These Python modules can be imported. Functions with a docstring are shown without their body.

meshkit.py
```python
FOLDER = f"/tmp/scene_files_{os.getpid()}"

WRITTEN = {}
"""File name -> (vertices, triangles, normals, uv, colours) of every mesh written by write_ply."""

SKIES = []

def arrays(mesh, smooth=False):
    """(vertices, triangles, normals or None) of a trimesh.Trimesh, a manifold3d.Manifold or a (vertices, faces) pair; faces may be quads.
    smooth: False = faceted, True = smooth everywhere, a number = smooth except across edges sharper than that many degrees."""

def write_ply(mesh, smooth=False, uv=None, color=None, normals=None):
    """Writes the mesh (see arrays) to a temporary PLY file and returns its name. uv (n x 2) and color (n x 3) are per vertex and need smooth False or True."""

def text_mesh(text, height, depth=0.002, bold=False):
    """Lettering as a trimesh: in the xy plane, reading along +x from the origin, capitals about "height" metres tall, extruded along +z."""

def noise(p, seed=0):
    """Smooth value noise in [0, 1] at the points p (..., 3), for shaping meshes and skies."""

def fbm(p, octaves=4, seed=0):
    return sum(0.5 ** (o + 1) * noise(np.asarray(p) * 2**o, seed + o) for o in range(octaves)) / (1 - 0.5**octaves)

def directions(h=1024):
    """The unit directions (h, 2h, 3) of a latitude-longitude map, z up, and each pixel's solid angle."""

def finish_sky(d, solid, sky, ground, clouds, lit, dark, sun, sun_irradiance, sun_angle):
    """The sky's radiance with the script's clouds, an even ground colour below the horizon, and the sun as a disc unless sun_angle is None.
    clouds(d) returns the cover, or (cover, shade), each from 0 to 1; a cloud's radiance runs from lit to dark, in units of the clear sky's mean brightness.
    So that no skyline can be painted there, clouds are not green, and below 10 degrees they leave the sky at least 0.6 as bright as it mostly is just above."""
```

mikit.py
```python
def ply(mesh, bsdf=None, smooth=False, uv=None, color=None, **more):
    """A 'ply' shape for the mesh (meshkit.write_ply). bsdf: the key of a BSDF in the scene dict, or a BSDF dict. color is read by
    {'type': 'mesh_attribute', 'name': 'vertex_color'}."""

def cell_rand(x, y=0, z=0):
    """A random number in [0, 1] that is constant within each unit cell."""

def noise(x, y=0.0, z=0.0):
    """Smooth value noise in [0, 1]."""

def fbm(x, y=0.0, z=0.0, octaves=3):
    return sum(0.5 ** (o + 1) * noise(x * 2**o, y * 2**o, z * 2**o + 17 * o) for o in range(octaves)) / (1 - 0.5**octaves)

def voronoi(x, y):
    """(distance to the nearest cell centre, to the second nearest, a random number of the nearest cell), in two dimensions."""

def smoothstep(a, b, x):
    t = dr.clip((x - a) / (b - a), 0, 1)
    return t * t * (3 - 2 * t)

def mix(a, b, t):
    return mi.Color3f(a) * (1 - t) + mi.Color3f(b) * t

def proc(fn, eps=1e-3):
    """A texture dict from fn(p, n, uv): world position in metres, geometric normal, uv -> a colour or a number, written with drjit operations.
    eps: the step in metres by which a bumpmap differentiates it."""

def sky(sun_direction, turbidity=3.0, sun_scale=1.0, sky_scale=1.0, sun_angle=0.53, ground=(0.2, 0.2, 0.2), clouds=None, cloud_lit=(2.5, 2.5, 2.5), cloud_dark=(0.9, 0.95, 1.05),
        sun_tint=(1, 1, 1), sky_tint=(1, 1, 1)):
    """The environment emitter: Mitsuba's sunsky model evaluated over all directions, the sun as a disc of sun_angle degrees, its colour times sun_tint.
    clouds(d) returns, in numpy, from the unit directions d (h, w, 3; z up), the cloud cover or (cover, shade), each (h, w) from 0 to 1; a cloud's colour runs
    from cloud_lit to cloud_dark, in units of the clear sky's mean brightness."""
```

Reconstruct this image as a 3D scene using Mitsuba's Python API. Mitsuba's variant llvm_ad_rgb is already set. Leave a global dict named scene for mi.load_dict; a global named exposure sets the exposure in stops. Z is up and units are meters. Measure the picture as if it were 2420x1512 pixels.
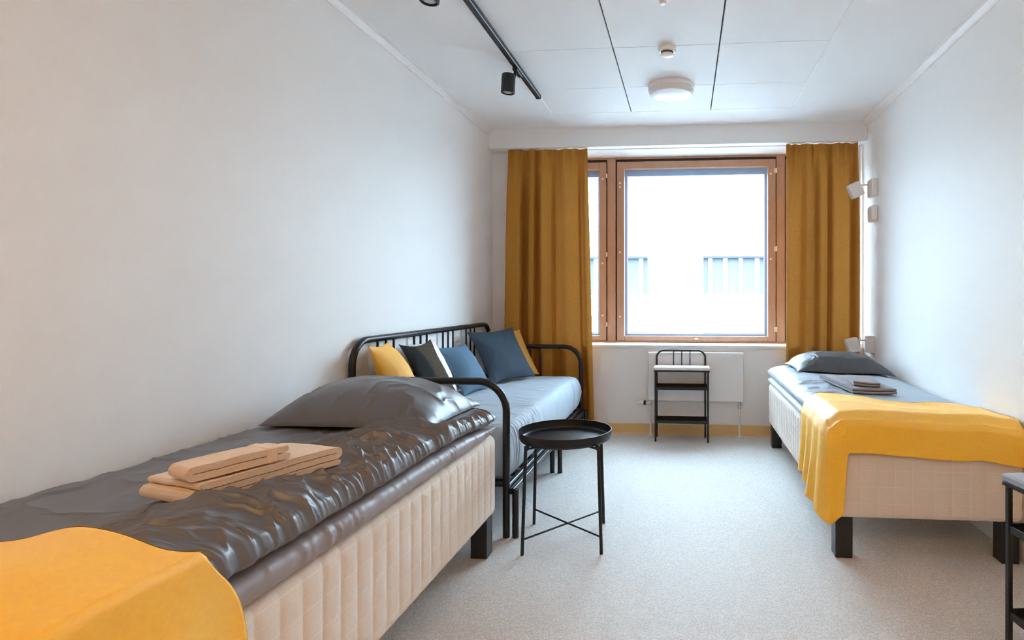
import math
import numpy as np, trimesh, shapely
from shapely.geometry import Polygon, LineString
import mitsuba as mi, drjit as dr
import mikit, meshkit
from mikit import proc

T = mi.ScalarTransform4f
scene, labels = {}, {}

# ------------------------------------------------------------------ camera, sky, lamps, exposure
F, CX, CY, PSI, EYE = 1352.87, 1506.6, 704.62, 0.083, 1.1549
scene['camera'] = {
    'type': 'perspective', 'fov': 2 * math.degrees(math.atan(1210 / F)), 'fov_axis': 'x',
    'principal_point_offset_x': (1210 - CX) / 2420, 'principal_point_offset_y': (756 - CY) / 1512,
    'near_clip': 0.02, 'far_clip': 300.0,
    'to_world': T().look_at(origin=[0, 0, EYE], target=[-math.sin(PSI), math.cos(PSI), EYE], up=[0, 0, 1])}
exposure = 2.28
SKY_GAIN, FILL_LAMP_GAIN = 36.0, 12.5
scene['sky'] = mikit.sky((0.3, 0.6, 0.7), turbidity=4.0, sun_scale=0.0, sky_scale=1.0, ground=(0.25, 0.25, 0.25),
                         clouds=lambda d: np.ones(d.shape[:2]),
                         cloud_lit=(SKY_GAIN * 0.73, SKY_GAIN * 1.03, SKY_GAIN * 1.27))
FILL_LAMP_COLOR = (1.0, 0.60, 0.26)

# ------------------------------------------------------------------ dimensions of the room
XL, XR, CEIL = -1.674, 1.467, 2.588
YBEAM, YWALL, YWIN, YREAR = 4.75, 4.87, 5.14, -1.7
BEAM_Z, SILL_Z = 2.425, 0.757

# ------------------------------------------------------------------ materials
def rgb(*c):
    return {'type': 'rgb', 'value': list(c)}

def srgb(r, g, b):
    f = lambda c: (c / 255 / 12.92) if c / 255 <= 0.04045 else ((c / 255 + 0.055) / 1.055) ** 2.4
    return tuple(f(c) for c in (r, g, b))

def mat(name, color, rough=0.6, metallic=0.0, spec=0.5, sheen=0.0, clear=0.0, bump=None, bump_scale=1.0, aniso=0.0, **kw):
    base = {'type': 'principled', 'base_color': color if isinstance(color, dict) else rgb(*color), 'roughness': rough,
            'metallic': metallic, 'specular': spec, 'sheen': sheen, 'clearcoat': clear, 'anisotropic': aniso, **kw}
    if bump is not None:
        base = {'type': 'bumpmap', 'arbitrary': bump, 'scale': bump_scale, 'bsdf': base}
    scene['mat_' + name] = {'type': 'twosided', 'bsdf': base}
    return 'mat_' + name

def wall_fn(p, n, uv):
    k = mikit.fbm(p.x * 1.3 + 3, p.y * 1.3, p.z * 1.3, 3)
    return mikit.mix((0.80, 0.80, 0.79), (0.83, 0.83, 0.82), k)

def floor_fn(p, n, uv):
    a = mikit.noise(p.x * 260, p.y * 260, 3.0)
    b = mikit.noise(p.x * 330 + 9, p.y * 330, 7.0)
    c = mikit.mix((0.53, 0.512, 0.49), (0.67, 0.648, 0.625), mikit.smoothstep(0.25, 0.75, a))
    return mikit.mix(c, (0.42, 0.405, 0.39), 0.40 * mikit.smoothstep(0.70, 0.86, b))

def wood_fn(p, n, uv):
    k = mikit.noise(p.x * 35, p.y * 35, p.z * 9)
    return mikit.mix((0.40, 0.215, 0.130), (0.45, 0.250, 0.155), k)

def fabric_fn(p, n, uv):
    k = mikit.noise(p.x * 400, p.y * 400, p.z * 400)
    c = mikit.mix((0.68, 0.605, 0.535), (0.76, 0.695, 0.625), k)
    gu, gv = dr.abs(uv.x + 0.5 - dr.floor(uv.x + 0.5) - 0.5), dr.abs(uv.y + 0.5 - dr.floor(uv.y + 0.5) - 0.5)
    line = 1 - mikit.smoothstep(0.008, 0.030, dr.minimum(gu, gv))
    return mikit.mix(c, (0.80, 0.74, 0.66), 0.75 * line)

def dots_fn(p, n, uv):
    u, v = uv.x * 42, uv.y * 42
    row = dr.floor(v)
    uu = u + 0.5 * (row - 2 * dr.floor(row / 2))
    du, dv = uu - dr.floor(uu) - 0.5, v - row - 0.5
    ox = (mikit.cell_rand(dr.floor(uu), row, 1) - 0.5) * 0.3
    d = dr.sqrt(dr.square(du - ox) + dr.square(dv))
    on = (1 - mikit.smoothstep(0.14, 0.24, d)) * dr.select((uv.x > 0.36) & (uv.x < 0.93), 1.0, 0.0)
    return mikit.mix((0.010, 0.011, 0.010), (0.46, 0.28, 0.15), on)

def curtain_fn(p, n, uv):
    k = mikit.noise(p.x * 500, p.y * 500, p.z * 60)
    return mikit.mix((0.40, 0.175, 0.036), (0.49, 0.222, 0.052), k)

def yellow_fn(p, n, uv):
    k = mikit.fbm(p.x * 120, p.y * 120, p.z * 120, 2)
    return mikit.mix((0.90, 0.46, 0.006), (0.95, 0.53, 0.014), k)

def towel_fn(p, n, uv):
    k = mikit.noise(p.x * 350, p.y * 350, p.z * 350)
    return mikit.mix((0.58, 0.47, 0.37), (0.70, 0.58, 0.47), k)

def weave_bump(p, n, uv):
    return mikit.noise(p.x * 500, p.y * 500, p.z * 500)

M_WALL = mat('wall', proc(wall_fn), 0.55, spec=0.3)
M_REAR = mat('rear', (0.46, 0.28, 0.15), 0.6)  # brown chosen so the unseen wall bounces warm light into the room
M_CEIL = mat('ceiling', (0.83, 0.83, 0.83), 0.7, spec=0.25)
M_JOINT = mat('joint', (0.10, 0.10, 0.11), 0.8, spec=0.1)
M_TRIM = mat('trim', (0.82, 0.81, 0.80), 0.45)
M_FLOOR = mat('floor', proc(floor_fn), 0.6, spec=0.35)
M_SKIRT = mat('skirting', (0.70, 0.46, 0.19), 0.5)
M_WOOD = mat('window_wood', proc(wood_fn), 0.45)
M_GASKET = mat('gasket', (0.03, 0.02, 0.02), 0.7)
M_ALU = mat('aluminium', (0.16, 0.22, 0.34), 0.4, metallic=0.3)
M_BLIND = mat('blind', (0.22, 0.33, 0.52), 0.4)
M_BRASS = mat('brass', (0.80, 0.68, 0.55), 0.3, metallic=0.6)
M_WHITE = mat('white_paint', (0.82, 0.82, 0.81), 0.35)
M_PLASTIC = mat('white_plastic', (0.78, 0.77, 0.75), 0.4)
M_SILL = mat('sill', (0.82, 0.82, 0.82), 0.3)
M_BLACK = mat('black_metal', (0.009, 0.009, 0.010), 0.34, spec=0.4)
M_BLACKM = mat('black_matte', (0.010, 0.010, 0.011), 0.5)
M_LEG = mat('black_wood', (0.014, 0.013, 0.013), 0.35)
M_TABLETOP_LIT = mat('cart_top_lit', (0.74, 0.76, 0.78), 0.3)  # far cart top, bright window light put into its colour
M_TABLETOP_SHADED = mat('cart_top_shaded', (0.30, 0.34, 0.38), 0.3, spec=0.6)  # darker copy of the same top, weaker light put into the colour
M_CHROME = mat('chrome', (0.55, 0.53, 0.5), 0.25, metallic=0.9)
M_FABRIC = mat('bed_fabric', proc(fabric_fn), 0.85, spec=0.2, sheen=0.3)
M_SATIN = mat('grey_satin', (0.100, 0.094, 0.097), 0.42, metallic=0.12, spec=1.0, sheen=0.6)
M_SATIN_D = mat('charcoal_satin', (0.050, 0.050, 0.056), 0.5, spec=0.7, sheen=0.4)
M_SATIN_L = mat('grey_satin_light', (0.25, 0.215, 0.215), 0.50, metallic=0.05, spec=0.8, sheen=0.6)
M_SATIN_R = mat('blue_grey_satin', (0.30, 0.36, 0.42), 0.40, spec=0.8, sheen=0.5)
M_SHEET_R = mat('pale_sheet', (0.55, 0.62, 0.70), 0.5, sheen=0.4)
M_DAYSHEET = mat('blue_sheet', (0.34, 0.40, 0.46), 0.7, spec=0.35, sheen=0.5)
M_YELLOW = mat('yellow_wool', proc(yellow_fn), 0.48, spec=1.0, sheen=1.0)
scene['mat_curtain'] = {'type': 'principledthin', 'base_color': proc(curtain_fn), 'roughness': 0.8, 'diff_trans': 0.20, 'eta': 1.3}
M_CURTAIN = 'mat_curtain'
M_NAVY = mat('navy_fabric', (0.030, 0.052, 0.078), 0.75, spec=0.3, sheen=0.4)
M_BLUE = mat('blue_fabric', (0.075, 0.15, 0.23), 0.75, spec=0.3, sheen=0.4)
M_DOTS = mat('dotted_fabric', proc(dots_fn), 0.8, spec=0.12)
M_WHITEC = mat('white_cushion', (0.78, 0.74, 0.72), 0.8, sheen=0.4)
M_YCUSH = mat('yellow_cushion', (0.80, 0.42, 0.06), 0.75, sheen=0.7)
M_OCHRE = mat('ochre_cushion', (0.60, 0.33, 0.07), 0.75, sheen=0.5)
M_TOWEL = mat('beige_towel', proc(towel_fn), 0.95, spec=0.1, sheen=0.6)
M_TOWEL_G = mat('grey_towel', (0.26, 0.24, 0.25), 0.9, spec=0.1, sheen=0.7)
M_HEM = mat('towel_hem', (0.70, 0.59, 0.48), 0.8)
M_FACADE = mat('facade', (0.80, 0.80, 0.79), 0.8, spec=0.2)
M_PANE_OUT = mat('facade_pane', (0.075, 0.09, 0.105), 0.35, spec=0.5)
M_POST_OUT = mat('facade_post', (0.50, 0.52, 0.54), 0.6)
M_SHADE_OUT = mat('facade_shade', (0.028, 0.036, 0.05), 0.6)
M_GROUND = mat('ground', (0.20, 0.20, 0.20), 0.9)
M_LENS = mat('spot_lens', (0.35, 0.35, 0.36), 0.15, spec=0.8)
M_OPAL = mat('opal', (0.84, 0.84, 0.84), 0.25, spec=0.5)
scene['mat_glass'] = {'type': 'thindielectric', 'int_ior': 1.5}

# ------------------------------------------------------------------ mesh helpers
def num(key):
    if key not in labels and key not in scene and not any(k.startswith(key + '__') for k in scene):
        return key
    i = 1
    while True:
        k = f'{key}_{i:03d}'
        if k not in labels and k not in scene and not any(q.startswith(k + '__') for q in scene):
            return k
        i += 1

def put(name, mesh, material, parent=None, smooth=30, label=None, category=None, group=None, kind=None, uv=None, **more):
    key = num(f'{parent}__{name}' if parent else name)
    scene[key] = mikit.ply(mesh, material, smooth=smooth, uv=uv, **more)
    info = {k: v for k, v in dict(label=label, category=category, group=group, kind=kind).items() if v}
    if info:
        labels[key] = info
    return key

def thing(name, label, category, group=None):
    key = num(name)
    labels[key] = {'label': label, 'category': category, **({'group': group} if group else {})}
    return key

def cat(ms):
    """one solid out of overlapping pieces"""
    ms = list(ms)
    if len(ms) == 1:
        return ms[0]
    try:
        assert all(m.is_watertight for m in ms)
        for m in ms:
            if m.volume < 0:
                m.invert()
        return trimesh.boolean.union(ms, engine='manifold')
    except Exception:
        return trimesh.util.concatenate(ms)

def box(x0, x1, y0, y1, z0, z1, b=0.0):
    if b <= 0:
        m = trimesh.creation.box((x1 - x0, y1 - y0, z1 - z0))
        m.apply_translation(((x0 + x1) / 2, (y0 + y1) / 2, (z0 + z1) / 2))
        return m
    b = min(b, 0.49 * min(x1 - x0, y1 - y0, z1 - z0))
    pts = []
    for sx in (0, 1):
        for sy in (0, 1):
            for sz in (0, 1):
                c = np.array([x1 if sx else x0, y1 if sy else y0, z1 if sz else z0])
                d = np.array([-b if sx else b, -b if sy else b, -b if sz else b])
                for k in range(3):
                    e = d.copy(); e[k] = 0
                    pts.append(c + e)
    return trimesh.convex.convex_hull(np.array(pts))

def cyl(p, q, r, n=24):
    return trimesh.creation.cylinder(radius=r, segment=[p, q], sections=n)

def lathe(profile, center=(0, 0, 0), n=64):
    m = trimesh.creation.revolve(np.array(profile, float), sections=n)
    m.apply_translation(center)
    return m

def rounded(points, r, n=8):
    """polyline with its corners rounded by arcs of radius r"""
    P = [np.array(p, float) for p in points]
    out = [P[0]]
    for a, b, c in zip(P, P[1:], P[2:]):
        u, v = (a - b) / np.linalg.norm(a - b), (c - b) / np.linalg.norm(c - b)
        ang = math.acos(np.clip(u @ v, -1, 1))
        d = r / math.tan(ang / 2)
        s, e = b + u * d, b + v * d
        ctr = b + (u + v) / np.linalg.norm(u + v) * (r / math.sin(ang / 2))
        a0, a1 = s - ctr, e - ctr
        om = math.acos(np.clip(a0 @ a1 / r / r, -1, 1))
        for t in np.linspace(0, 1, n):
            out.append(ctr + (math.sin((1 - t) * om) * a0 + math.sin(t * om) * a1) / math.sin(om))
    out.append(P[-1])
    return np.array(out)

def tube(points, r, sides=14):
    p = np.asarray(points, float)
    t = np.gradient(p, axis=0) if len(p) > 2 else np.repeat((p[1] - p[0])[None], 2, 0)
    t /= np.linalg.norm(t, axis=1, keepdims=True)
    a = np.cross(t[0], [0, 0, 1.0] if abs(t[0][2]) < 0.9 else [1.0, 0, 0])
    a /= np.linalg.norm(a)
    ang = np.arange(sides) * 2 * np.pi / sides
    V = []
    for k in range(len(p)):
        a = a - t[k] * (a @ t[k]); a /= np.linalg.norm(a)
        b = np.cross(t[k], a)
        V.append(p[k] + r * (np.cos(ang)[:, None] * a + np.sin(ang)[:, None] * b))
    V = np.vstack(V + [p[:1], p[-1:]])
    n, Fc = len(p), []
    for k in range(n - 1):
        for j in range(sides):
            j2 = (j + 1) % sides
            A, B, C, D = k * sides + j, k * sides + j2, (k + 1) * sides + j2, (k + 1) * sides + j
            Fc += [[A, B, C], [A, C, D]]
    s, e = n * sides, n * sides + 1
    for j in range(sides):
        j2 = (j + 1) % sides
        Fc += [[s, j2, j], [e, (n - 1) * sides + j, (n - 1) * sides + j2]]
    m = trimesh.Trimesh(V, Fc, process=False)
    return m

def grid_faces(nu, nv, off=0, flip=False):
    i, j = np.meshgrid(np.arange(nu - 1), np.arange(nv - 1), indexing='ij')
    a = (i * nv + j).ravel() + off
    b, c, d = a + nv, a + nv + 1, a + 1
    f = np.vstack([np.stack([a, b, c], 1), np.stack([a, c, d], 1)])
    return f[:, ::-1] if flip else f

def shell(top, bot):
    """closed surface of two grids (nu, nv, 3) that meet along their rims"""
    nu, nv = top.shape[:2]
    V = np.vstack([top.reshape(-1, 3), bot.reshape(-1, 3)])
    Fc = np.vstack([grid_faces(nu, nv), grid_faces(nu, nv, nu * nv, True)])
    m = trimesh.Trimesh(V, Fc, process=False)
    m.merge_vertices(digits_vertex=6)
    m.update_faces(m.nondegenerate_faces())
    return m

def thicken(mesh, t):
    """cloth of thickness t around an open sheet"""
    m = mesh.copy(); m.merge_vertices(digits_vertex=6); m.update_faces(m.nondegenerate_faces()); m.remove_unreferenced_vertices()
    n = m.vertex_normals; k = len(m.vertices)
    V = np.vstack([m.vertices + n * t / 2, m.vertices - n * t / 2])
    e = m.edges
    key = np.sort(e, axis=1)
    _, inv, cnt = np.unique(key, axis=0, return_inverse=True, return_counts=True)
    rim = e[cnt[inv.ravel()] == 1]
    side = np.vstack([np.stack([rim[:, 1], rim[:, 0], rim[:, 0] + k], 1), np.stack([rim[:, 1], rim[:, 0] + k, rim[:, 1] + k], 1)])
    return trimesh.Trimesh(V, np.vstack([m.faces, m.faces[:, ::-1] + k, side]), process=False)

def sheet(P):
    nu, nv = P.shape[:2]
    return trimesh.Trimesh(P.reshape(-1, 3), grid_faces(nu, nv), process=False)

def ss(a, b, x):
    t = np.clip((np.asarray(x, float) - a) / (b - a), 0, 1)
    return t * t * (3 - 2 * t)

def nz(x, y, z=0.0, seed=0, oct_=3):
    x, y = np.broadcast_arrays(np.asarray(x, float), np.asarray(y, float))
    return meshkit.fbm(np.stack([x, y, np.full_like(x, z)], -1), oct_, seed)

def ridged(x, y, seed=0, sharp=2.0):
    """creases: sharp ridges of smooth noise, 0 to 1"""
    n = meshkit.noise(np.stack([x, y, np.zeros_like(x)], -1), seed)
    return (1 - np.abs(2 * n - 1)) ** sharp

def place(mesh, M):
    m = mesh.copy(); m.apply_transform(M); return m

def frame(o, ex, ey, ez):
    M = np.eye(4); M[:3, 0], M[:3, 1], M[:3, 2], M[:3, 3] = ex, ey, ez, o
    return M

def rot_z(a, o=(0, 0, 0)):
    c, s = math.cos(a), math.sin(a)
    return frame(o, (c, s, 0), (-s, c, 0), (0, 0, 1))

# ------------------------------------------------------------------ room shell
put('floor', box(XL - 0.2, XR + 0.2, YREAR - 0.2, YWALL + 0.4, -0.1, 0.0), M_FLOOR, smooth=False, kind='structure',
    label='speckled grey beige vinyl floor of the room')
put('wall_left', box(XL - 0.15, XL, YREAR, YWALL + 0.45, 0, CEIL + 0.12), M_WALL, smooth=False, kind='structure', label='plain white wall behind the daybed')
put('wall_right', box(XR, XR + 0.15, YREAR, YWALL + 0.45, 0, CEIL + 0.12), M_WALL, smooth=False, kind='structure', label='plain white wall beside the right bed')
put('wall_rear', box(XL - 0.15, XR + 0.15, YREAR - 0.15, YREAR, 0, CEIL + 0.12), M_REAR, smooth=False, kind='structure', label='unseen wall behind the camera coloured to warm the bounced light')
RX0 = -1.20        # where the window recess begins, behind the left curtain
wb = put('wall_back', box(XL, XR, YWALL, YWALL + 0.45, 0, SILL_Z - 0.028), M_WALL, smooth=False, kind='structure', label='white window wall with a deep recess around the window')
for x0, x1, y0, y1, z0, z1 in ((XL, RX0, YWALL, YWALL + 0.45, SILL_Z - 0.028, BEAM_Z), (1.43, XR, YWIN, YWALL + 0.45, SILL_Z - 0.028, BEAM_Z),
                               (RX0, 1.43, YWIN + 0.1, YWALL + 0.45, SILL_Z - 0.028, SILL_Z + 0.004)):
    put('panel', box(x0, x1, y0, y1, z0, z1), M_WALL, wb, smooth=False)
put('trim_3', box(XL, XR, YBEAM, YWALL + 0.45, BEAM_Z, CEIL + 0.02, 0.004), M_WALL, smooth=False, kind='structure', label='white boxed beam above the curtains')
put('sill', box(RX0, XR - 0.001, YWALL - 0.012, YWIN + 0.1, SILL_Z - 0.028, SILL_Z, 0.004), M_SILL, smooth=False, kind='structure', label='white window sill under the wooden window')
sk = Polygon([(0, 0), (-0.014, 0), (-0.006, 0.012), (-0.004, 0.085), (-0.001, 0.088), (0, 0.088)])
m = trimesh.creation.extrude_polygon(sk, XR - XL)
m.apply_transform(frame((XL, YWALL, 0), (0, 1, 0), (0, 0, 1), (1, 0, 0)))
put('baseboard_back', m, M_SKIRT, smooth=False, kind='structure', label='low ochre baseboard under the radiator')
def cornice(x, s):
    P = Polygon([(0, 0), (0.045, 0), (0.045, -0.010), (0.030, -0.016), (0.014, -0.034), (0.010, -0.045), (0, -0.045)])
    m = trimesh.creation.extrude_polygon(P, YBEAM - YREAR)
    m.apply_transform(frame((x, YREAR, CEIL), (s, 0, 0), (0, 0, 1), (0, 1, 0)))
    if s > 0:
        m.invert()
    m.fix_normals()
    return m
put('trim_1', cornice(XL, 1), M_TRIM, smooth=False, kind='structure', label='slim white cornice along the left wall')
put('trim_2', cornice(XR, -1), M_TRIM, smooth=False, kind='structure', label='slim white cornice along the right wall')
put('ceiling', box(XL - 0.15, XR + 0.15, YREAR - 0.15, YBEAM + 0.05, CEIL + 0.02, CEIL + 0.12), M_JOINT, smooth=False, kind='structure', label='white panelled ceiling')
cols = [-1.024, -0.414, 0.194, 0.803]
rows = [YREAR, 0.2, 1.42, 2.03, 2.64, 3.255, 3.87, 4.385]
for c0, c1 in zip(cols, cols[1:]):
    for r0, r1 in zip(rows, rows[1:]):
        g0 = 0.004 if c0 > -1 else 0.001
        g1 = 0.004 if c1 < 0.8 else 0.001
        put('panel', box(c0 + g0, c1 - g1, r0 + 0.0012, r1 - 0.0012, CEIL, CEIL + 0.019, 0.0015), M_CEIL, 'ceiling', smooth=False)
put('edge_panel', box(cols[0] + 0.001, cols[3] - 0.001, 4.386, YBEAM, CEIL, CEIL + 0.019), M_CEIL, 'ceiling', smooth=False)
put('side_panel', cat([box(XL, cols[0], YREAR, 4.34, CEIL - 0.007, CEIL + 0.02, 0.003), box(XL, cols[0], 4.34, YBEAM, CEIL, CEIL + 0.019)]), M_CEIL, 'ceiling', smooth=False)
put('side_panel', cat([box(cols[3], XR, YREAR, 4.355, CEIL - 0.007, CEIL + 0.02, 0.003), box(cols[3], XR, 4.355, YBEAM, CEIL, CEIL + 0.019)]), M_CEIL, 'ceiling', smooth=False)

# ------------------------------------------------------------------ windows
WZ0, WZ1 = SILL_Z + 0.012, 2.405
def rect_frame(x0, x1, z0, z1, wl, wr, wb, wt, y0, y1, b=0.003):
    return cat([box(x0, x0 + wl, y0, y1, z0, z1, b), box(x1 - wr, x1, y0, y1, z0, z1, b),
                box(x0 + wl - 0.001, x1 - wr + 0.001, y0, y1, z0, z0 + wb, b), box(x0 + wl - 0.001, x1 - wr + 0.001, y0, y1, z1 - wt, z1, b)])

def window(n, fx0, fx1, sx0, sx1, left_w, right_w, label, sash_w):
    w = f'window_{n}'
    labels[w] = {'label': label, 'kind': 'structure'}
    put('outer_frame', rect_frame(fx0, fx1, WZ0 - 0.012, WZ1 + 0.02, left_w, right_w, 0.016, 0.017, YWIN, YWIN + 0.13), M_WOOD, w, smooth=False)
    put('gasket', rect_frame(fx0 + left_w - 0.004, fx1 - right_w + 0.004, WZ0 - 0.002, WZ1 + 0.006, 0.016, 0.016, 0.014, 0.034, YWIN + 0.012, YWIN + 0.1, 0), M_GASKET, w, smooth=False)
    sz0, sz1 = WZ0 + 0.004, WZ1 - 0.020
    ys = YWIN - 0.006
    put('sash', rect_frame(sx0, sx1, sz0, sz1, sash_w, sash_w, 0.042, 0.064, ys, ys + 0.055, 0.004), M_WOOD, w, smooth=False)
    put('outer_sash', rect_frame(sx0 + sash_w - 0.012, sx1 - sash_w + 0.012, sz0 + 0.03, sz1 - 0.05, 0.034, 0.034, 0.03, 0.03, ys + 0.075, ys + 0.115, 0.003), M_ALU, w, smooth=False)
    put('pane', box(sx0 + sash_w - 0.008, sx1 - sash_w + 0.008, ys + 0.03, ys + 0.0302, sz0 + 0.036, sz1 - 0.056), 'mat_glass', w, smooth=False)
    put('blind_box', box(sx0 + sash_w, sx1 - sash_w, ys + 0.058, ys + 0.073, sz1 - 0.064 - 0.058, sz1 - 0.05, 0.003), M_BLIND, w, smooth=False)
    return w, sz0, sz1, ys

w2, sz0, sz1, ys = window(2, -0.699, 0.868, -0.614, 0.797, 0.073, 0.064, 'large wooden window between the two curtains', 0.068)
def knob(parent, x, z, y=ys, r=0.009):
    put('latch', cat([cyl((x, y + 0.001, z), (x, y - 0.010, z), r * 0.8, 14), cyl((x, y - 0.010, z), (x, y - 0.016, z), r, 14)]), M_BRASS, parent)
for x, z in ((-0.583, 2.19), (-0.583, 2.155), (-0.583, 1.57), (-0.583, 0.99), (0.752, 2.25), (0.752, 1.50)):
    knob(w2, x, z)
for z in (2.28, 1.59, 0.88):
    put('hinge', cat([cyl((0.801, ys - 0.006, z - 0.022), (0.801, ys - 0.006, z + 0.022), 0.007, 12), box(0.782, 0.801, ys - 0.004, ys + 0.002, z - 0.02, z + 0.02)]), M_BRASS, w2)
put('handle', cat([cyl((0.10, ys + 0.001, sz0 + 0.022), (0.10, ys - 0.012, sz0 + 0.022), 0.008, 14), box(0.083, 0.117, ys - 0.017, ys - 0.010, sz0 + 0.016, sz0 + 0.028, 0.002)]), M_BRASS, w2)
w1, _, _, _ = window(1, RX0, -0.699, -1.13, -0.712, 0.06, 0.004, 'narrow wooden window partly behind the left curtain', 0.062)
for x, z in ((-0.742, 2.23), (-0.742, 1.47), (-0.742, 1.0)):
    knob(w1, x, z)
for z in (2.26, 1.55, 0.92):
    put('hinge', cyl((-0.706, ys - 0.006, z - 0.02), (-0.706, ys - 0.006, z + 0.02), 0.007, 12), M_BRASS, w1)

w3, _, _, _ = window(3, 0.868, 1.43, 0.884, 1.395, 0.010, 0.032, 'narrow wooden window hidden behind the right curtain', 0.062)
# ------------------------------------------------------------------ the building across the street
YF = 20.0
bld = thing('apartment_building', 'white building with ribbon windows seen through the window glass', 'building')
wall = box(-14.5, 14.5, YF, YF + 6, -8.0, 3.45)
cut, bands = [], []
for k in range(-3, 4):
    xa = 0.628 + 4.06 * k
    for zt in (2.62, -0.045, -2.71, -5.37):
        cut.append(box(xa, xa + 2.13, YF - 0.2, YF + 0.35, zt - 1.37, zt)); bands.append((xa, xa + 2.13, zt - 1.37, zt))
wall = trimesh.boolean.difference([wall] + cut, engine='manifold')
put('wall', wall, M_FACADE, bld, smooth=False)
put('parapet', box(-14.6, 14.6, YF - 0.08, YF + 6.1, 3.45, 3.55), M_FACADE, bld, smooth=False)
for xa, xb, za, zb in bands:
    wk = put('window', box(xa, xb, YF - 0.05, YF + 0.34, zb - 0.07, zb - 0.005), M_SHADE_OUT, bld, smooth=False)
    if -4 < xa < 3.5 and za > -2:
        edges = [xa + 0.02, xa + 0.18, xa + 0.33, xa + 0.70, xa + 0.85, xa + 1.24, xa + 1.38, xa + 1.80, xa + 1.95, xb - 0.02]
        for a, b in zip(edges[0::2], edges[1::2]):
            put('pane', box(a, b, YF + 0.30, YF + 0.33, za + 0.04, zb - 0.07), M_PANE_OUT, wk, smooth=False)
        for a, b in zip(edges[1::2], edges[2::2]):
            put('post', box(a, b, YF + 0.22, YF + 0.34, za + 0.04, zb - 0.07), M_FACADE, wk, smooth=False)
    else:
        put('pane', box(xa, xb, YF + 0.30, YF + 0.33, za + 0.04, zb - 0.07), M_PANE_OUT, wk, smooth=False)
put('ground', box(-60, 60, 5.6, 60, -8.3, -8.0), M_GROUND, smooth=False, kind='structure', label='street far below the window')

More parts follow.
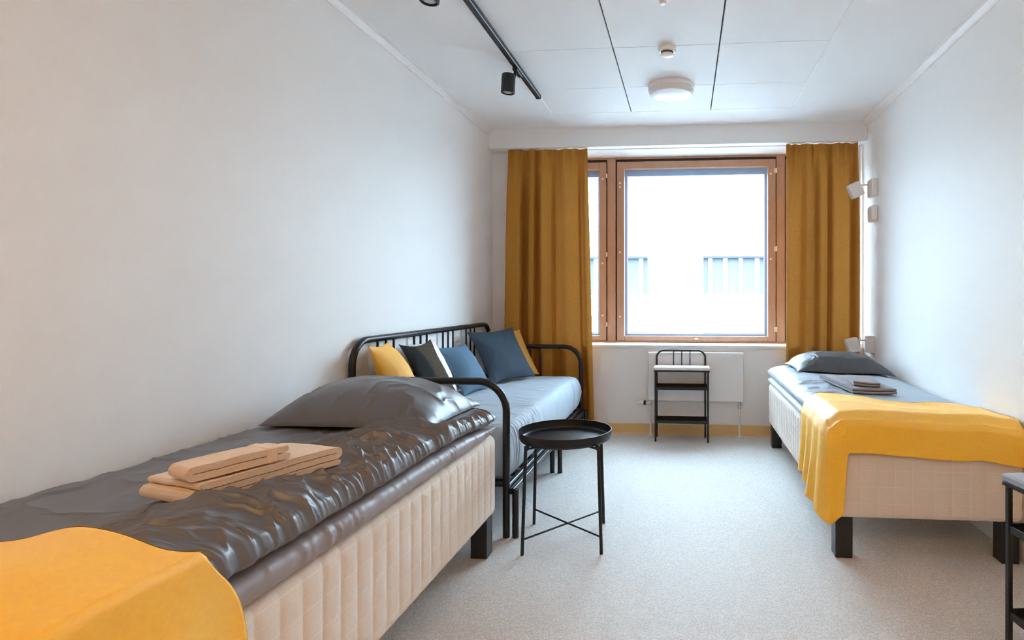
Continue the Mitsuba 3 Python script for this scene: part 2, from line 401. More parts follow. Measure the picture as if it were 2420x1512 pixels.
# ------------------------------------------------------------------ curtains
def curtain(xt0, xt1, xb0, xb1, zt, zb, folds, seed, label, amp=0.058, broad=2.6):
    nu, nv = 300, 60
    s = np.linspace(0, 1, nu)[:, None]; t = np.linspace(0, 1, nv)[None, :] ** 1.3
    rng = np.random.default_rng(seed)
    ph = 2 * np.pi * folds * (s + 0.05 * np.sin(2 * np.pi * s * 1.5 + seed) + 0.02 * np.sin(2 * np.pi * (s * 3.1 + 0.15 * t)))
    a = amp * (0.62 + 0.38 * ss(0.0, 0.35, t)) * (0.85 + 0.3 * nz(s * 4, t * 0.6, seed, seed))
    y = -a * np.tanh(broad * (np.sin(ph) + 0.25)) / math.tanh(broad * 1.25)
    y = np.apply_along_axis(lambda v: np.convolve(np.pad(v, 1, mode='edge'), np.ones(3) / 3, 'valid'), 0, y)
    # gathered heading with small pleats
    head = 1 - ss(0.0, 0.16, t)
    y = y * (1 - 0.65 * head) + 0.013 * head * np.sin(2 * np.pi * folds * 2.0 * s + 1.3 * np.sin(7 * s))
    w0, w1 = xt0 + (xb0 - xt0) * t, xt1 + (xb1 - xt1) * t
    x = w0 + (w1 - w0) * s + 0.35 * a * np.sin(ph)
    z = zt + (zb - zt) * t + head * 0.003 * (np.sin(2 * np.pi * folds * 2.0 * s) - 1) * (t < 0.02)
    z = np.broadcast_to(z, x.shape).copy()
    P = np.stack([x, YBEAM + 0.042 + y, z], -1)
    c = thing('curtain', label, 'curtain')
    put('cloth', sheet(P), M_CURTAIN, c, smooth=True)
    # heading tape behind the pleats
    top = P[:, :4].copy(); top[..., 1] += 0.006
    top[:, :, 2] = zt - np.array([0.012, 0.035, 0.06, 0.085])[None, :]
    put('heading_tape', sheet(top), M_CURTAIN, c, smooth=True)
    return c
curtain(-1.507, -0.835, -1.55, -0.775, BEAM_Z - 0.003, 0.035, 4.2, 3, 'long ochre curtain behind the far arm of the daybed')
curtain(0.815, 1.395, 0.79, 1.385, BEAM_Z - 0.003, 0.035, 4.2, 8, 'long ochre curtain behind the bed with the dark pillow by the right wall', broad=3.4)
rail = thing('curtain_rail', 'thin white curtain rail under the beam above both curtains', 'curtain rail')
put('track', box(XL + 0.05, XR - 0.05, YBEAM + 0.090, YBEAM + 0.108, BEAM_Z - 0.007, BEAM_Z), M_WHITE, rail, smooth=False)

# ------------------------------------------------------------------ radiator
rad = thing('radiator', 'flat white panel radiator on the wall under the window', 'radiator')
RX, RXE, RZ0, RZ1, RY = -0.309, 0.483, 0.296, 0.694, YWALL - 0.086
put('panel', cat([box(RX, RXE, RY, RY + 0.022, RZ0, RZ1, 0.006), box(RX + 0.004, RXE - 0.004, RY + 0.01, RY + 0.06, RZ0 + 0.01, RZ1 - 0.006)]), M_WHITE, rad, smooth=False)
put('top_grille', box(RX, RXE, RY + 0.004, RY + 0.066, RZ1 - 0.004, RZ1 + 0.008, 0.003), M_WHITE, rad, smooth=False)
for x in (RX + 0.12, RXE - 0.12):
    put('bracket', box(x - 0.015, x + 0.015, RY + 0.058, YWALL - 0.001, RZ0 + 0.05, RZ1 - 0.05), M_WHITE, rad, smooth=False)
vv = put('valve', cat([cyl((RX + 0.02, RY + 0.03, 0.275), (RX - 0.025, RY + 0.03, 0.275), 0.011), cyl((RX + 0.018, RY + 0.03, 0.25), (RX + 0.018, RY + 0.03, 0.30), 0.010)]), M_CHROME, rad)
put('collar', cyl((RX - 0.020, RY + 0.03, 0.275), (RX - 0.042, RY + 0.03, 0.275), 0.019), M_BLACKM, vv)
put('thermostat', cat([cyl((RX - 0.040, RY + 0.03, 0.275), (RX - 0.078, RY + 0.03, 0.275), 0.019), cyl((RX - 0.078, RY + 0.03, 0.275), (RX - 0.084, RY + 0.03, 0.275), 0.014)]), M_PLASTIC, vv)
put('lockshield', cat([cyl((0.449, RY + 0.03, 0.235), (0.449, RY + 0.03, 0.30), 0.012), cyl((0.449, RY + 0.03, 0.25), (0.449, RY + 0.03, 0.266), 0.017, 6)]), M_CHROME, rad)
for x in (RX + 0.018, 0.449):
    pp = put('pipe', cyl((x, RY + 0.03, 0.0), (x, RY + 0.03, 0.255), 0.0085), M_WHITE, rad)
    put('floor_collar', lathe([(0.0, 0.0), (0.022, 0.0), (0.022, 0.006), (0.010, 0.016), (0.0, 0.016)], (x, RY + 0.03, 0.0), 24), M_WHITE, pp)

# riser pipe in the corner
rp = thing('riser_pipe', 'white vertical heating pipe in the corner beside the right curtain', 'pipe')
put('pipe', cyl((1.436, 4.905, SILL_Z), (1.436, 4.905, BEAM_Z), 0.019, 28), M_WHITE, rp)
put('coupling', cat([cyl((1.436, 4.905, 0.80), (1.436, 4.905, 0.83), 0.024, 28), cyl((1.436, 4.905, SILL_Z), (1.436, 4.905, 0.775), 0.026, 28)]), M_WHITE, rp)

# ------------------------------------------------------------------ right wall fixtures
def wall_lamp(z, label, tilt, y=4.56):
    l = thing('wall_lamp', label, 'wall lamp', )
    put('base', box(XR - 0.045, XR, y - 0.062, y + 0.062, z - 0.068, z + 0.068, 0.006), M_PLASTIC, l, smooth=False)
    put('arm', cat([cyl((XR - 0.04, y + 0.02, z + 0.028), (XR - 0.115, y + 0.02, z + 0.028), 0.006, 12), cyl((XR - 0.115, y + 0.02, z + 0.04), (XR - 0.115, y + 0.02, z + 0.0), 0.006, 12)]), M_PLASTIC, l)
    hd = cat([box(-0.044, 0.044, -0.044, 0.044, -0.058, 0.052, 0.006)])
    M = trimesh.transformations.rotation_matrix(tilt, (0, 1, 0)); M[:3, 3] = (XR - 0.15, y + 0.02, z - 0.008)
    hk = put('head', place(hd, M), M_PLASTIC, l, smooth=False)
    put('lens', place(box(-0.034, 0.034, -0.034, 0.034, -0.061, -0.056, 0.002), M), M_OPAL, hk, smooth=False)
wall_lamp(2.007, 'white cube reading lamp high on the right wall beside the curtain', -0.42)
wall_lamp(0.795, 'white cube reading lamp low on the right wall behind the dark pillow', -0.25, 4.63)
jb = thing('socket_box', 'plain white wall box under the upper reading lamp', 'wall box')
put('body', box(XR - 0.042, XR, 4.50, 4.622, 1.745, 1.868, 0.008), M_PLASTIC, jb, smooth=False)
put('cover', box(XR - 0.046, XR - 0.040, 4.512, 4.610, 1.757, 1.856, 0.002), M_PLASTIC, jb, smooth=False)

# ------------------------------------------------------------------ ceiling fixtures
tr = thing('lighting_track', 'long black lighting track on the ceiling', 'lighting track')
TX = -1.024
put('rail', cat([box(TX - 0.018, TX + 0.018, 1.30, 3.93, CEIL - 0.036, CEIL - 0.007, 0.004), box(TX - 0.005, TX + 0.005, 1.31, 3.92, CEIL - 0.038, CEIL - 0.034)]), M_BLACK, tr, smooth=False)
put('end_cap', box(TX - 0.020, TX + 0.020, 3.925, 3.945, CEIL - 0.040, CEIL - 0.007, 0.006), M_BLACKM, tr, smooth=False)
def spot(y, label, tx=0.0):
    s = thing('spotlight', label, 'spotlight')
    x = TX - 0.034
    put('adapter', cat([box(TX - 0.016, TX + 0.016, y + 0.02, y + 0.14, CEIL - 0.058, CEIL - 0.037, 0.004), cyl((TX - 0.004, y + 0.05, CEIL - 0.058), (TX - 0.012, y + 0.03, CEIL - 0.115), 0.010, 14), cyl((TX - 0.012, y + 0.03, CEIL - 0.10), (x + 0.012, y, CEIL - 0.118), 0.009, 14)]), M_BLACKM, s)
    M = trimesh.transformations.rotation_matrix(0.05, (0, 1, 0)); M[:3, 3] = (x, y, CEIL - 0.145)
    can = lathe([(0.0, 0.055), (0.036, 0.055), (0.041, 0.050), (0.041, -0.055), (0.037, -0.058), (0.033, -0.058), (0.031, -0.050), (0.0, -0.050)], n=40)
    c = put('can', place(can, M), M_BLACK, s)
    put('lens', place(lathe([(0.0, -0.0505), (0.029, -0.0505), (0.022, -0.054), (0.0, -0.0555)], n=32), M), M_LENS, c)
spot(3.36, 'black cylinder spotlight near the far end of the lighting track')
spot(2.30, 'black cylinder spotlight cut by the top edge beside the track')
lampk = thing('ceiling_lamp', 'round white dome lamp in the middle of the ceiling', 'ceiling lamp')
put('base', lathe([(0.0, 0.0), (0.152, 0.0), (0.156, -0.006), (0.156, -0.030), (0.148, -0.034), (0.0, -0.034)], (-0.094, 3.87, CEIL)), M_TRIM, lampk)
put('diffuser', lathe([(0.150, -0.030), (0.153, -0.036), (0.150, -0.050), (0.136, -0.066), (0.10, -0.078), (0.05, -0.084), (0.0, -0.086)], (-0.094, 3.87, CEIL)), M_OPAL, lampk)
sd = thing('smoke_detector', 'small white smoke detector with dark slots on the ceiling before the dome lamp', 'smoke detector')
put('body', lathe([(0.0, 0.0), (0.050, 0.0), (0.052, -0.008), (0.050, -0.022), (0.044, -0.026), (0.0, -0.026)], (-0.103, 3.28, CEIL), 40), M_WHITE, sd)
put('slots', lathe([(0.0, -0.026), (0.036, -0.026), (0.036, -0.038), (0.0, -0.038)], (-0.103, 3.28, CEIL), 40), M_JOINT, sd, label='dark slot ring')
put('cap', lathe([(0.0, -0.038), (0.038, -0.038), (0.036, -0.046), (0.022, -0.052), (0.0, -0.054)], (-0.103, 3.28, CEIL), 40), M_WHITE, sd)
put('sprinkler', lathe([(0.0, 0.0), (0.030, 0.0), (0.032, -0.004), (0.018, -0.010), (0.016, -0.024), (0.012, -0.030), (0.0, -0.031)], (-0.106, 2.735, CEIL), 32), M_WHITE,
    label='tiny white ceiling sensor at the top edge of the photo', category='sensor')
# unseen dome lamps added behind the camera for warm fill on the near side
for px, py, side in ((-0.55, -0.75, 'left'), (0.65, -0.75, 'right')):
    el = thing('ceiling_lamp', f'added unseen warm fill lamp behind the camera nearer the {side} wall', 'ceiling lamp')
    put('base', lathe([(0.0, 0.0), (0.152, 0.0), (0.156, -0.006), (0.156, -0.030), (0.148, -0.034), (0.0, -0.034)], (px, py, CEIL)), M_TRIM, el)
    dome = lathe([(0.150, -0.030), (0.153, -0.036), (0.150, -0.050), (0.136, -0.066), (0.10, -0.078), (0.05, -0.084), (0.0, -0.086)], (px, py, CEIL), 24)
    if dome.face_normals[:, 2].mean() > 0:
        dome.invert()
    put('diffuser', dome, M_OPAL, el, emitter={'type': 'area', 'radiance': rgb(*[FILL_LAMP_GAIN * c for c in FILL_LAMP_COLOR])})

# ------------------------------------------------------------------ beds
def quilted_box(x0, x1, y0, y1, z0, z1, r=0.03, d=0.073, depth=0.006, step=0.006):
    """rounded box whose sides are stitched into squares"""
    rp_ = rounded([((x0 + x1) / 2, y0, 0), (x1, y0, 0), (x1, y1, 0), (x0, y1, 0), (x0, y0, 0), ((x0 + x1) / 2, y0, 0)], r, 8)[:, :2]
    seg = np.linalg.norm(np.diff(rp_, axis=0), axis=1); S = np.r_[0, np.cumsum(seg)]
    n = int(S[-1] / step); s = np.arange(n) * S[-1] / n
    px, py = np.interp(s, S, rp_[:, 0]), np.interp(s, S, rp_[:, 1])
    tx, ty = np.roll(px, -1) - np.roll(px, 1), np.roll(py, -1) - np.roll(py, 1)
    l = np.hypot(tx, ty); nx, ny = ty / l, -tx / l
    # vertical profile: (inset, z, relief weight)
    a = np.linspace(0, np.pi / 2, 6)
    prof = [(r * 0.4 * (1 - math.sin(q)), z0 + r * 0.4 * (1 - math.cos(q)) , 0.3) for q in a]
    prof += [(0, z, 1.0) for z in np.arange(z0 + r * 0.4 + step, z1 - r - step, step)]
    prof += [(r * (1 - math.cos(q)), z1 - r + r * math.sin(q), 0.8 * math.cos(q)) for q in a]
    V, UV = [], []
    for ins, z, w in prof:
        UV.append(np.stack([(s - S[-1] / 8) / d, np.full(n, (z1 - 0.02 - z) / d)], 1))
        gs = np.abs(((s - S[-1] / 8) / d + 0.5) % 1 - 0.5) * d
        gz = abs(((z1 - 0.02 - z) / d + 0.5) % 1 - 0.5) * d
        puff = lambda q: 1 - np.exp(-(q / 0.010) ** 1.1)
        h = depth * w * np.minimum(puff(gs), 0.55 + 0.45 * puff(gz))
        V.append(np.stack([px + nx * (h - ins), py + ny * (h - ins), np.full(n, z)], 1))
    k = len(V)
    f = []
    j = np.arange(n); j2 = (j + 1) % n
    for q in range(k - 1):
        f += [np.stack([q * n + j, q * n + j2, (q + 1) * n + j2], 1), np.stack([q * n + j, (q + 1) * n + j2, (q + 1) * n + j], 1)]
    V.append(np.array([[(x0 + x1) / 2, (y0 + y1) / 2, z0], [(x0 + x1) / 2, (y0 + y1) / 2, z1]]))
    f += [np.stack([np.full(n, k * n), j2, j], 1), np.stack([np.full(n, k * n + 1), (k - 1) * n + j, (k - 1) * n + j2], 1)]
    UV.append(np.full((2, 2), 0.25))
    return trimesh.Trimesh(np.vstack(V), np.vstack(f), process=False), np.vstack(UV)

def soft_slab(x0, x1, y0, y1, z0, z1, wr=0.004, seed=0, nx=110, ny=360, bow=0.0, droop=0.0):
    """mattress-like pad with rounded rims and slight ripples"""
    a = np.sin(np.linspace(-np.pi / 2, np.pi / 2, nx))[:, None]; b = np.linspace(-1, 1, ny)[None, :]
    b = np.sign(b) * (1 - (1 - np.abs(b)) ** 1.7)
    x = (x0 + x1) / 2 + a * (x1 - x0) / 2 + 0 * b; y = (y0 + y1) / 2 + b * (y1 - y0) / 2 + 0 * a
    f = ((1 - np.abs(a) ** 20) * (1 - np.abs(b) ** 30)) ** 0.5
    h = (z1 - z0) / 2; zc = (z0 + z1) / 2
    rip = wr * (ridged(y * 16 + 3 * nz(x * 6, y * 6, 1, seed), x * 3, seed) - 0.4)
    e = np.abs(a) ** 6
    r2 = ridged(y * 46 + 3.5 * nz(x * 6, y * 6, 2, seed), x * 2, seed + 9, 2.5) * (0.3 + 1.2 * nz(x, y * 3, 5, seed)) - 0.25
    x = x + np.sign(a) * e * wr * 1.3 * r2 * (1 - np.abs(b) ** 20)
    rip = rip + e * wr * 1.0 * r2 - droop * ss(0.5, 1.0, b)
    top = np.stack([x, y, zc + h * f + rip * f + bow * (1 - a ** 2) * (1 - b ** 2)], -1)
    bot = np.stack([x, y, zc - h * f], -1)
    return shell(top, bot)

def bed(x0, x1, y0, y1, z0, z1, label):
    b = thing('bed', label, 'bed')
    qb, quv = quilted_box(x0, x1, y0, y1, z0, z1)
    put('base', qb, M_FABRIC, b, smooth=True, uv=quv)
    for lx in (x0 + 0.012, x1 - 0.087):
        for ly in (y0 + 0.012, y1 - 0.087):
            put('leg', box(lx, lx + 0.075, ly, ly + 0.075, 0.0, z0 + 0.004, 0.003), M_LEG, b, smooth=False)
    return b

# left bed
LX0, LX1, LY0, LY1 = XL + 0.006, -0.862, 0.555, 2.555
bed(LX0, LX1, LY0, LY1, 0.185, 0.535, 'beige quilted single bed along the left wall with grey satin bedding')
put('mattress_topper', soft_slab(LX0 + 0.004, LX1 + 0.012, LY0 + 0.01, LY1 - 0.015, 0.5365, 0.612, 0.004, 5, droop=0.030), M_SATIN_L, smooth=True,
    label='thick mattress topper in a light grey satin sheet on the left bed', category='mattress topper')

def towel_bed(x, y):      # the plane to which the towels press the duvet
    return 0.690 + 0.10 * (x + 1.125)

def duvet_left(nx=240, ny=680):
    x0, x1, y0, y1 = LX0 + 0.004, -0.846, 0.62, 2.515
    t = np.linspace(0, 1, nx)[:, None]; a = 0.35 * t + 0.65 * (0.5 - 0.5 * np.cos(np.pi * t)); a = a / a[-1]
    b = np.linspace(0, 1, ny)[None, :]; b = 0.8 * b + 0.2 * (0.5 - 0.5 * np.cos(np.pi * b))
    x = x0 + (x1 - x0) * a + 0 * b; y = y0 + (y1 - y0) * b + 0 * a
    prof = np.interp(a, [0, 0.06, 0.2, 0.42, 0.55, 0.68, 0.80, 0.90, 0.96, 0.99, 1.0], [0.025, 0.040, 0.048, 0.036, 0.046, 0.082, 0.104, 0.098, 0.076, 0.054, 0.025])
    prof = np.apply_along_axis(lambda v: np.convolve(np.pad(v, 3, mode='edge'), np.ones(7) / 7, 'valid'), 0, np.repeat(prof, ny, 1))
    prof[0], prof[-1] = 0.025, 0.025
    endf = (1 - np.abs(2 * b - 1) ** 26) ** 0.5
    lo = 1 - 0.30 * ss(1.8, 2.5, y)
    h = 0.025 + (prof - 0.025) * endf * lo
    front = ss(0.38, 0.72, a)
    rim = 1 - np.clip(np.abs(2 * b - 1) ** 18, 0, 1)
    wx, wy = nz(x * 7, y * 7, 2, 11) - 0.5, nz(x * 7, y * 7, 5, 12) - 0.5
    # sharp thin creases that run across the puffed edge, slanting towards the head
    r1 = ridged((y - 0.40 * x) * 18 + 1.6 * wx, x * 1.3 + 0.8 * wy, 21, 4.0)
    r2 = ridged((y - 0.15 * x) * 29 + 2.0 * wy, x * 2.2 + wx, 22, 4.0)
    r3 = ridged((y + 0.75 * x) * 17 + 1.8 * wx + 2, (x - y) * 1.6, 23, 3.5)
    r4 = ridged((y - 0.7 * x) * 44 + 3 * wx, x * 4.0 + 2 * wy, 26, 2.0)
    r5 = ridged((y - 0.3 * x) * 78 + 4 * wy, x * 7.0 + 3 * wx, 28, 2.0)
    w = front * (0.015 * (r1 - 0.2) + 0.012 * (r2 - 0.2) + 0.011 * (r3 - 0.22) + 0.006 * (r4 - 0.35) + 0.0028 * (r5 - 0.35) + 0.006 * (nz(y * 5, x * 3, 2, 27) - 0.5))
    # gentle lengthwise folds in the trough and by the wall
    l1 = ridged(x * 14 + 2.0 * wx + 0.9 * y, y * 1.6, 24, 2.2)
    w = w + (1 - front) * (0.008 * (l1 - 0.35) + 0.005 * (ridged(y * 13 + 2.5 * wx, x * 3 + wy, 25, 3) - 0.3) + 0.014 * (nz(x * 3, y * 2, 1, 9) - 0.5))
    calm = 0.12 + 0.88 * ss(0.88, 1.06, y)                       # under the throw
    w = w * calm
    k = rim * ss(0, 0.05, a)
    edge = ss(0.86, 1.0, a)
    z = 0.620 - 0.026 * ss(2.05, 2.5, y) * ss(0.1, 0.4, a) + h + w * k * (1 - ss(0.97, 1.0, a))
    # pressed flat under the pillow and the towels
    pm = ss(0, 0.06, 0.40 - np.abs(x + 1.262)) * ss(0, 0.06, 0.31 - np.abs(y - 2.275))
    z = z * (1 - pm) + np.minimum(z, 0.668) * pm
    cu, su = math.cos(1.12), math.sin(1.12)
    u, v = (x + 1.125) * cu + (y - 1.375) * su, -(x + 1.125) * su + (y - 1.375) * cu
    tm = ss(0, 0.04, 0.215 - np.abs(u)) * ss(0, 0.04, 0.19 - np.abs(v))
    z = z * (1 - tm) + np.minimum(z, towel_bed(x, y) - 0.003) * tm
    xx = x + edge * k * (0.5 * w + 0.010 * (nz(y * 5, x * 2, 3, 31) - 0.5))
    top = np.stack([xx, y, z], -1)
    bot = np.stack([xx, y, 0.620 - 0.026 * ss(2.05, 2.5, y) * ss(0.1, 0.4, a) + 0.025 - 0.025 * np.sqrt(np.clip(1 - np.abs(2 * a - 1) ** 20, 0, 1)) * endf + 0 * y], -1)
    bot[0], bot[-1], bot[:, 0], bot[:, -1] = top[0], top[-1], top[:, 0], top[:, -1]
    return shell(top, bot), top
dv, dv_top = duvet_left()
put('duvet', dv, M_SATIN, smooth=True, label='crumpled dark grey satin duvet on the left bed', category='duvet')
from scipy.interpolate import LinearNDInterpolator, NearestNDInterpolator
_q = dv_top[::3, ::3].reshape(-1, 3)
_lin, _nea = LinearNDInterpolator(_q[:, :2], _q[:, 2]), NearestNDInterpolator(_q[:, :2], _q[:, 2])
def duvet_z(x, y):
    z = _lin(x, y); return np.where(np.isnan(z), _nea(x, y), z)

def pillow(w, h, t, seed, pull=0.05, n=70, wr=0.01, p=2.4, q=0.62, flange=0.0):
    """soft pillow in the xy plane, its corners drawn out; returns mesh and uv"""
    c = np.linspace(-1, 1, n); c = np.sign(c) * (1 - (1 - np.abs(c)) ** 1.35)
    a, b = c[:, None], c[None, :]
    x = a * w / 2 * (1 - pull * (1 - b ** 2)); y = b * h / 2 * (1 - pull * (1 - a ** 2))
    x = x + 0 * b; y = y + 0 * a
    f = ((1 - np.abs(a) ** p) * (1 - np.abs(b) ** p)) ** q
    ed = 1 - f
    rr = wr * f ** 0.4 * (0.35 + ed) * (ridged(x * 14 + 3 * nz(x * 8, y * 8, 0, seed), y * 10, seed, 2) - 0.35)
    top = np.stack([x, y, t / 2 * f + rr + 0.012 * f * (nz(x * 6, y * 6, 1, seed) - 0.5)], -1)
    bot = np.stack([x, y, -t / 2 * f - rr * 0.5], -1)
    bot[0], bot[-1], bot[:, 0], bot[:, -1] = top[0], top[-1], top[:, 0], top[:, -1]
    uv = np.stack([(a + 1) / 2 + 0 * b, (b + 1) / 2 + 0 * a], -1).reshape(-1, 2)
    return top, bot, uv

def bed_pillow(w, h, t, seed, center, zfun, yaw=0.0, material=M_SATIN, label='', lift=0.0):
    top, bot, _ = pillow(w, h, t, seed, pull=0.055, n=120, wr=0.012, p=2.6, q=0.62)
    c, s = math.cos(yaw), math.sin(yaw)
    for g in (top, bot):
        X, Y = g[..., 0] * c - g[..., 1] * s + center[0], g[..., 0] * s + g[..., 1] * c + center[1]
        g[..., 0], g[..., 1] = X, Y
    zb = zfun(top[..., 0], top[..., 1])
    # rest on what lies below: flat underside, all the loft upwards
    f = (top[..., 2] - bot[..., 2])
    bot[..., 2] = zb + 0.004 + 0.10 * (0.02 - np.clip(f, 0, 0.02)) + lift
    top[..., 2] = bot[..., 2] + f
    return put('pillow', shell(top, bot), material, smooth=True, label=label, category='pillow')
bed_pillow(0.68, 0.50, 0.155, 41, (-1.262, 2.275), lambda x, y: np.full_like(x, 0.6685), -0.02, M_SATIN,
           'puffy dark grey satin pillow on the left bed')

# yellow throw over the foot of the left bed
def throw_left():
    ns, nt = 150, 90
    s = np.linspace(0, 1, ns)
    xs = np.linspace(-1.655, -0.846, 105)
    drop = np.linspace(0, 0.34, ns - 105 + 1)[1:]
    t = np.linspace(0, 1, nt)[None, :]
    X = np.r_[xs, np.full(len(drop), -0.822)][:, None] + 0 * t
    yend = np.interp(np.r_[xs, -0.82 + drop], [-1.66, -1.3, -1.08, -0.95, -0.88, -0.82, -0.76, -0.70, -0.64, -0.4], [1.01, 1.00, 0.95, 0.92, 0.90, 0.895, 0.965, 1.01, 1.03, 1.05])
    yend = np.convolve(np.pad(yend, 8, mode='edge'), np.ones(17) / 17, 'valid') + 0.006 * np.sin(np.arange(ns) * 0.13)
    Y = 0.50 + (yend[:, None] - 0.50) * t
    Z = np.zeros_like(Y)
    zt = duvet_z(X[:105], np.maximum(Y[:105], 0.68))
    from scipy.ndimage import maximum_filter, gaussian_filter
    zt = gaussian_filter(maximum_filter(zt, 11, mode='nearest'), 3, mode='nearest') + 0.012
    zt = zt + 0.006 * nz(X[:105] * 4, Y[:105] * 3, 0, 51)
    # round the shoulder over the duvet's edge
    k = ss(-0.97, -0.846, xs)[:, None]
    zt = zt * (1 - k) + (np.maximum(zt[88:89], zt[94:95]) - 0.030) * k
    from scipy.ndimage import gaussian_filter1d
    Z[:105] = gaussian_filter1d(zt, 5, axis=0, mode='nearest') + 0.005
    Z[105:] = Z[104:105] - drop[:, None]
    X[:105] += 0.0
    bulge = 0.016 * np.sin(Y[105:] * 24) * ss(0, 0.2, drop)[:, None]
    X[105:] += 0.5 * bulge - 0.008
    X[60:105] += (0.010 * ss(-0.96, -0.846, xs[60:]))[:, None]
    return thicken(sheet(np.stack([X, Y, Z], -1)), 0.009)
put('blanket', throw_left(), M_YELLOW, smooth=True, label='bright yellow blanket over the foot of the left bed', category='blanket')

# folded towels
def folded_towel(width, layers, length, thick, seed, band=None):
    """a towel folded back and forth: its section bent like an S, thickened and extruded"""
    pts, x0, x1 = [], 0.0, length
    step = thick * 1.12
    for k in range(layers):
        zs = k * step
        a, b = (x0, x1) if k % 2 == 0 else (x1, x0)
        inset = 0.004 * k
        a2, b2 = (a + inset, b - inset) if a < b else (a - inset, b + inset)
        pts += [(a2, zs), (b2, zs)]
        if k < layers - 1:
            sgn = 1 if b2 > a2 else -1
            for q in np.linspace(-np.pi / 2, np.pi / 2, 9)[1:-1]:
                pts.append((b2 + sgn * step / 2 * math.cos(q), zs + step / 2 + step / 2 * math.sin(q)))
    prof = LineString(pts).buffer(thick / 2 * 0.98, quad_segs=5).simplify(0.0006)
    m = trimesh.creation.extrude_polygon(Polygon(prof.exterior), width)
    m.apply_transform(frame((-length / 2, width / 2, thick / 2), (1, 0, 0), (0, 0, 1), (0, -1, 0)))
    m = m.subdivide_to_size(0.02)
    m.merge_vertices()
    v = m.vertices
    v[:, 2] += 0.006 * (nz(v[:, 0] * 12, v[:, 1] * 12, 0, seed) - 0.5) * (0.3 + v[:, 2] / (layers * step))
    v[:, 1] *= 1 - 0.02 * nz(v[:, 0] * 9, v[:, 2] * 60, 0, seed + 1)
    m.vertices = v
    m.fix_normals()
    return m

def lay(mesh, center, yaw, zfun=None, z=None):
    m = mesh.copy(); m.apply_transform(rot_z(yaw))
    m.apply_translation((center[0], center[1], 0))
    v = m.vertices
    m.vertices = v + np.stack([0 * v[:, 0], 0 * v[:, 0], (zfun(v[:, 0], v[:, 1]) if zfun else z + 0 * v[:, 0])], 1)
    return m
ang = 1.12
tb = thing('bath_towel', 'large folded beige bath towel on the grey duvet of the left bed', 'towel')
put('cloth', lay(folded_towel(0.27, 3, 0.32, 0.015, 61), (-1.115, 1.375), ang + math.pi, towel_bed), M_TOWEL, tb, smooth=35)
th = thing('hand_towel', 'small folded beige hand towel lying on the large bath towel', 'towel')
put('cloth', lay(folded_towel(0.12, 2, 0.19, 0.016, 62), (-1.085, 1.295), ang + math.pi - 0.1, lambda x, y: towel_bed(x, y) + 0.053), M_TOWEL, th, smooth=35)
bandm = box(0.050, 0.074, -0.062, 0.062, -0.001, 0.0362, 0.003)
put('band', lay(bandm, (-1.085, 1.295), ang - 0.1, lambda x, y: towel_bed(x, y) + 0.053), M_HEM, th, smooth=False)

# right bed
BX0, BX1, BY0, BY1 = 0.655, XR - 0.008, 2.60, 4.57
bed(BX0, BX1, BY0, BY1, 0.185, 0.490, 'beige quilted single bed along the right wall under a yellow throw')
put('mattress_topper', soft_slab(BX0 - 0.008, BX1 - 0.002, BY0 + 0.012, BY1 - 0.01, 0.4915, 0.546, 0.003, 6), M_SHEET_R, smooth=True,
    label='pale blue mattress topper on the right bed', category='mattress topper')
def duvet_right_z(x, y):
    a = np.clip((x - 0.645) / 0.81, 0, 1); b = np.clip((y - 2.62) / 1.92, 0, 1)
    return 0.548 + 0.068 + 0.022 * ss(0.2, 0.9, b) + 0.014 * np.exp(-((a - 0.22) / 0.2) ** 2) - 0.020 * ss(0.75, 1, a)
def duvet_right(nx=120, ny=260):
    x0, x1, y0, y1 = 0.640, XR - 0.010, 2.62, 4.54
    t = np.linspace(0, 1, nx)[:, None]; a = 0.4 * t + 0.6 * (0.5 - 0.5 * np.cos(np.pi * t))
    b = np.linspace(0, 1, ny)[None, :]; b = 0.8 * b + 0.2 * (0.5 - 0.5 * np.cos(np.pi * b))
    x = x0 + (x1 - x0) * a + 0 * b; y = y0 + (y1 - y0) * b + 0 * a
    f = ((1 - np.abs(2 * a - 1) ** 9) * (1 - np.abs(2 * b - 1) ** 24)) ** 0.5
    zt = duvet_right_z(x, y); zm = 0.580
    wx = nz(x * 7, y * 7, 2, 71) - 0.5
    front = 1 - ss(0.15, 0.5, a)
    w = 0.012 * (0.3 + front) * (ridged((y + 0.4 * x) * 13 + 1.6 * wx, x * 2.5, 72, 2) - 0.35) + 0.012 * (nz(x * 4, y * 3, 0, 73) - 0.5) + 0.006 * (ridged(x * 9 + wx, y * 2, 74) - 0.4)
    calm = 1 - ss(0, 0.06, 0.36 - np.abs(x - 1.085)) * ss(0, 0.06, 0.26 - np.abs(y - 4.215))       # under the pillow
    calm = calm * (0.2 + 0.8 * ss(2.95, 3.15, y))                                                   # under the throw
    w = w * calm - 0.004 * (1 - calm)
    top = np.stack([x, y, zm + (zt - zm + w) * f], -1)
    bot = np.stack([x, y, zm - 0.030 * f], -1)
    bot[0], bot[-1], bot[:, 0], bot[:, -1] = top[0], top[-1], top[:, 0], top[:, -1]
    return shell(top, bot)
put('duvet', duvet_right(), M_SATIN_R, smooth=True, label='pale blue grey satin duvet on the right bed', category='duvet')
bed_pillow(0.66, 0.46, 0.125, 43, (1.085, 4.215), lambda x, y: duvet_right_z(x, y) + 0.004, 0.03, M_SATIN_D, 'dark grey satin pillow on the right bed')
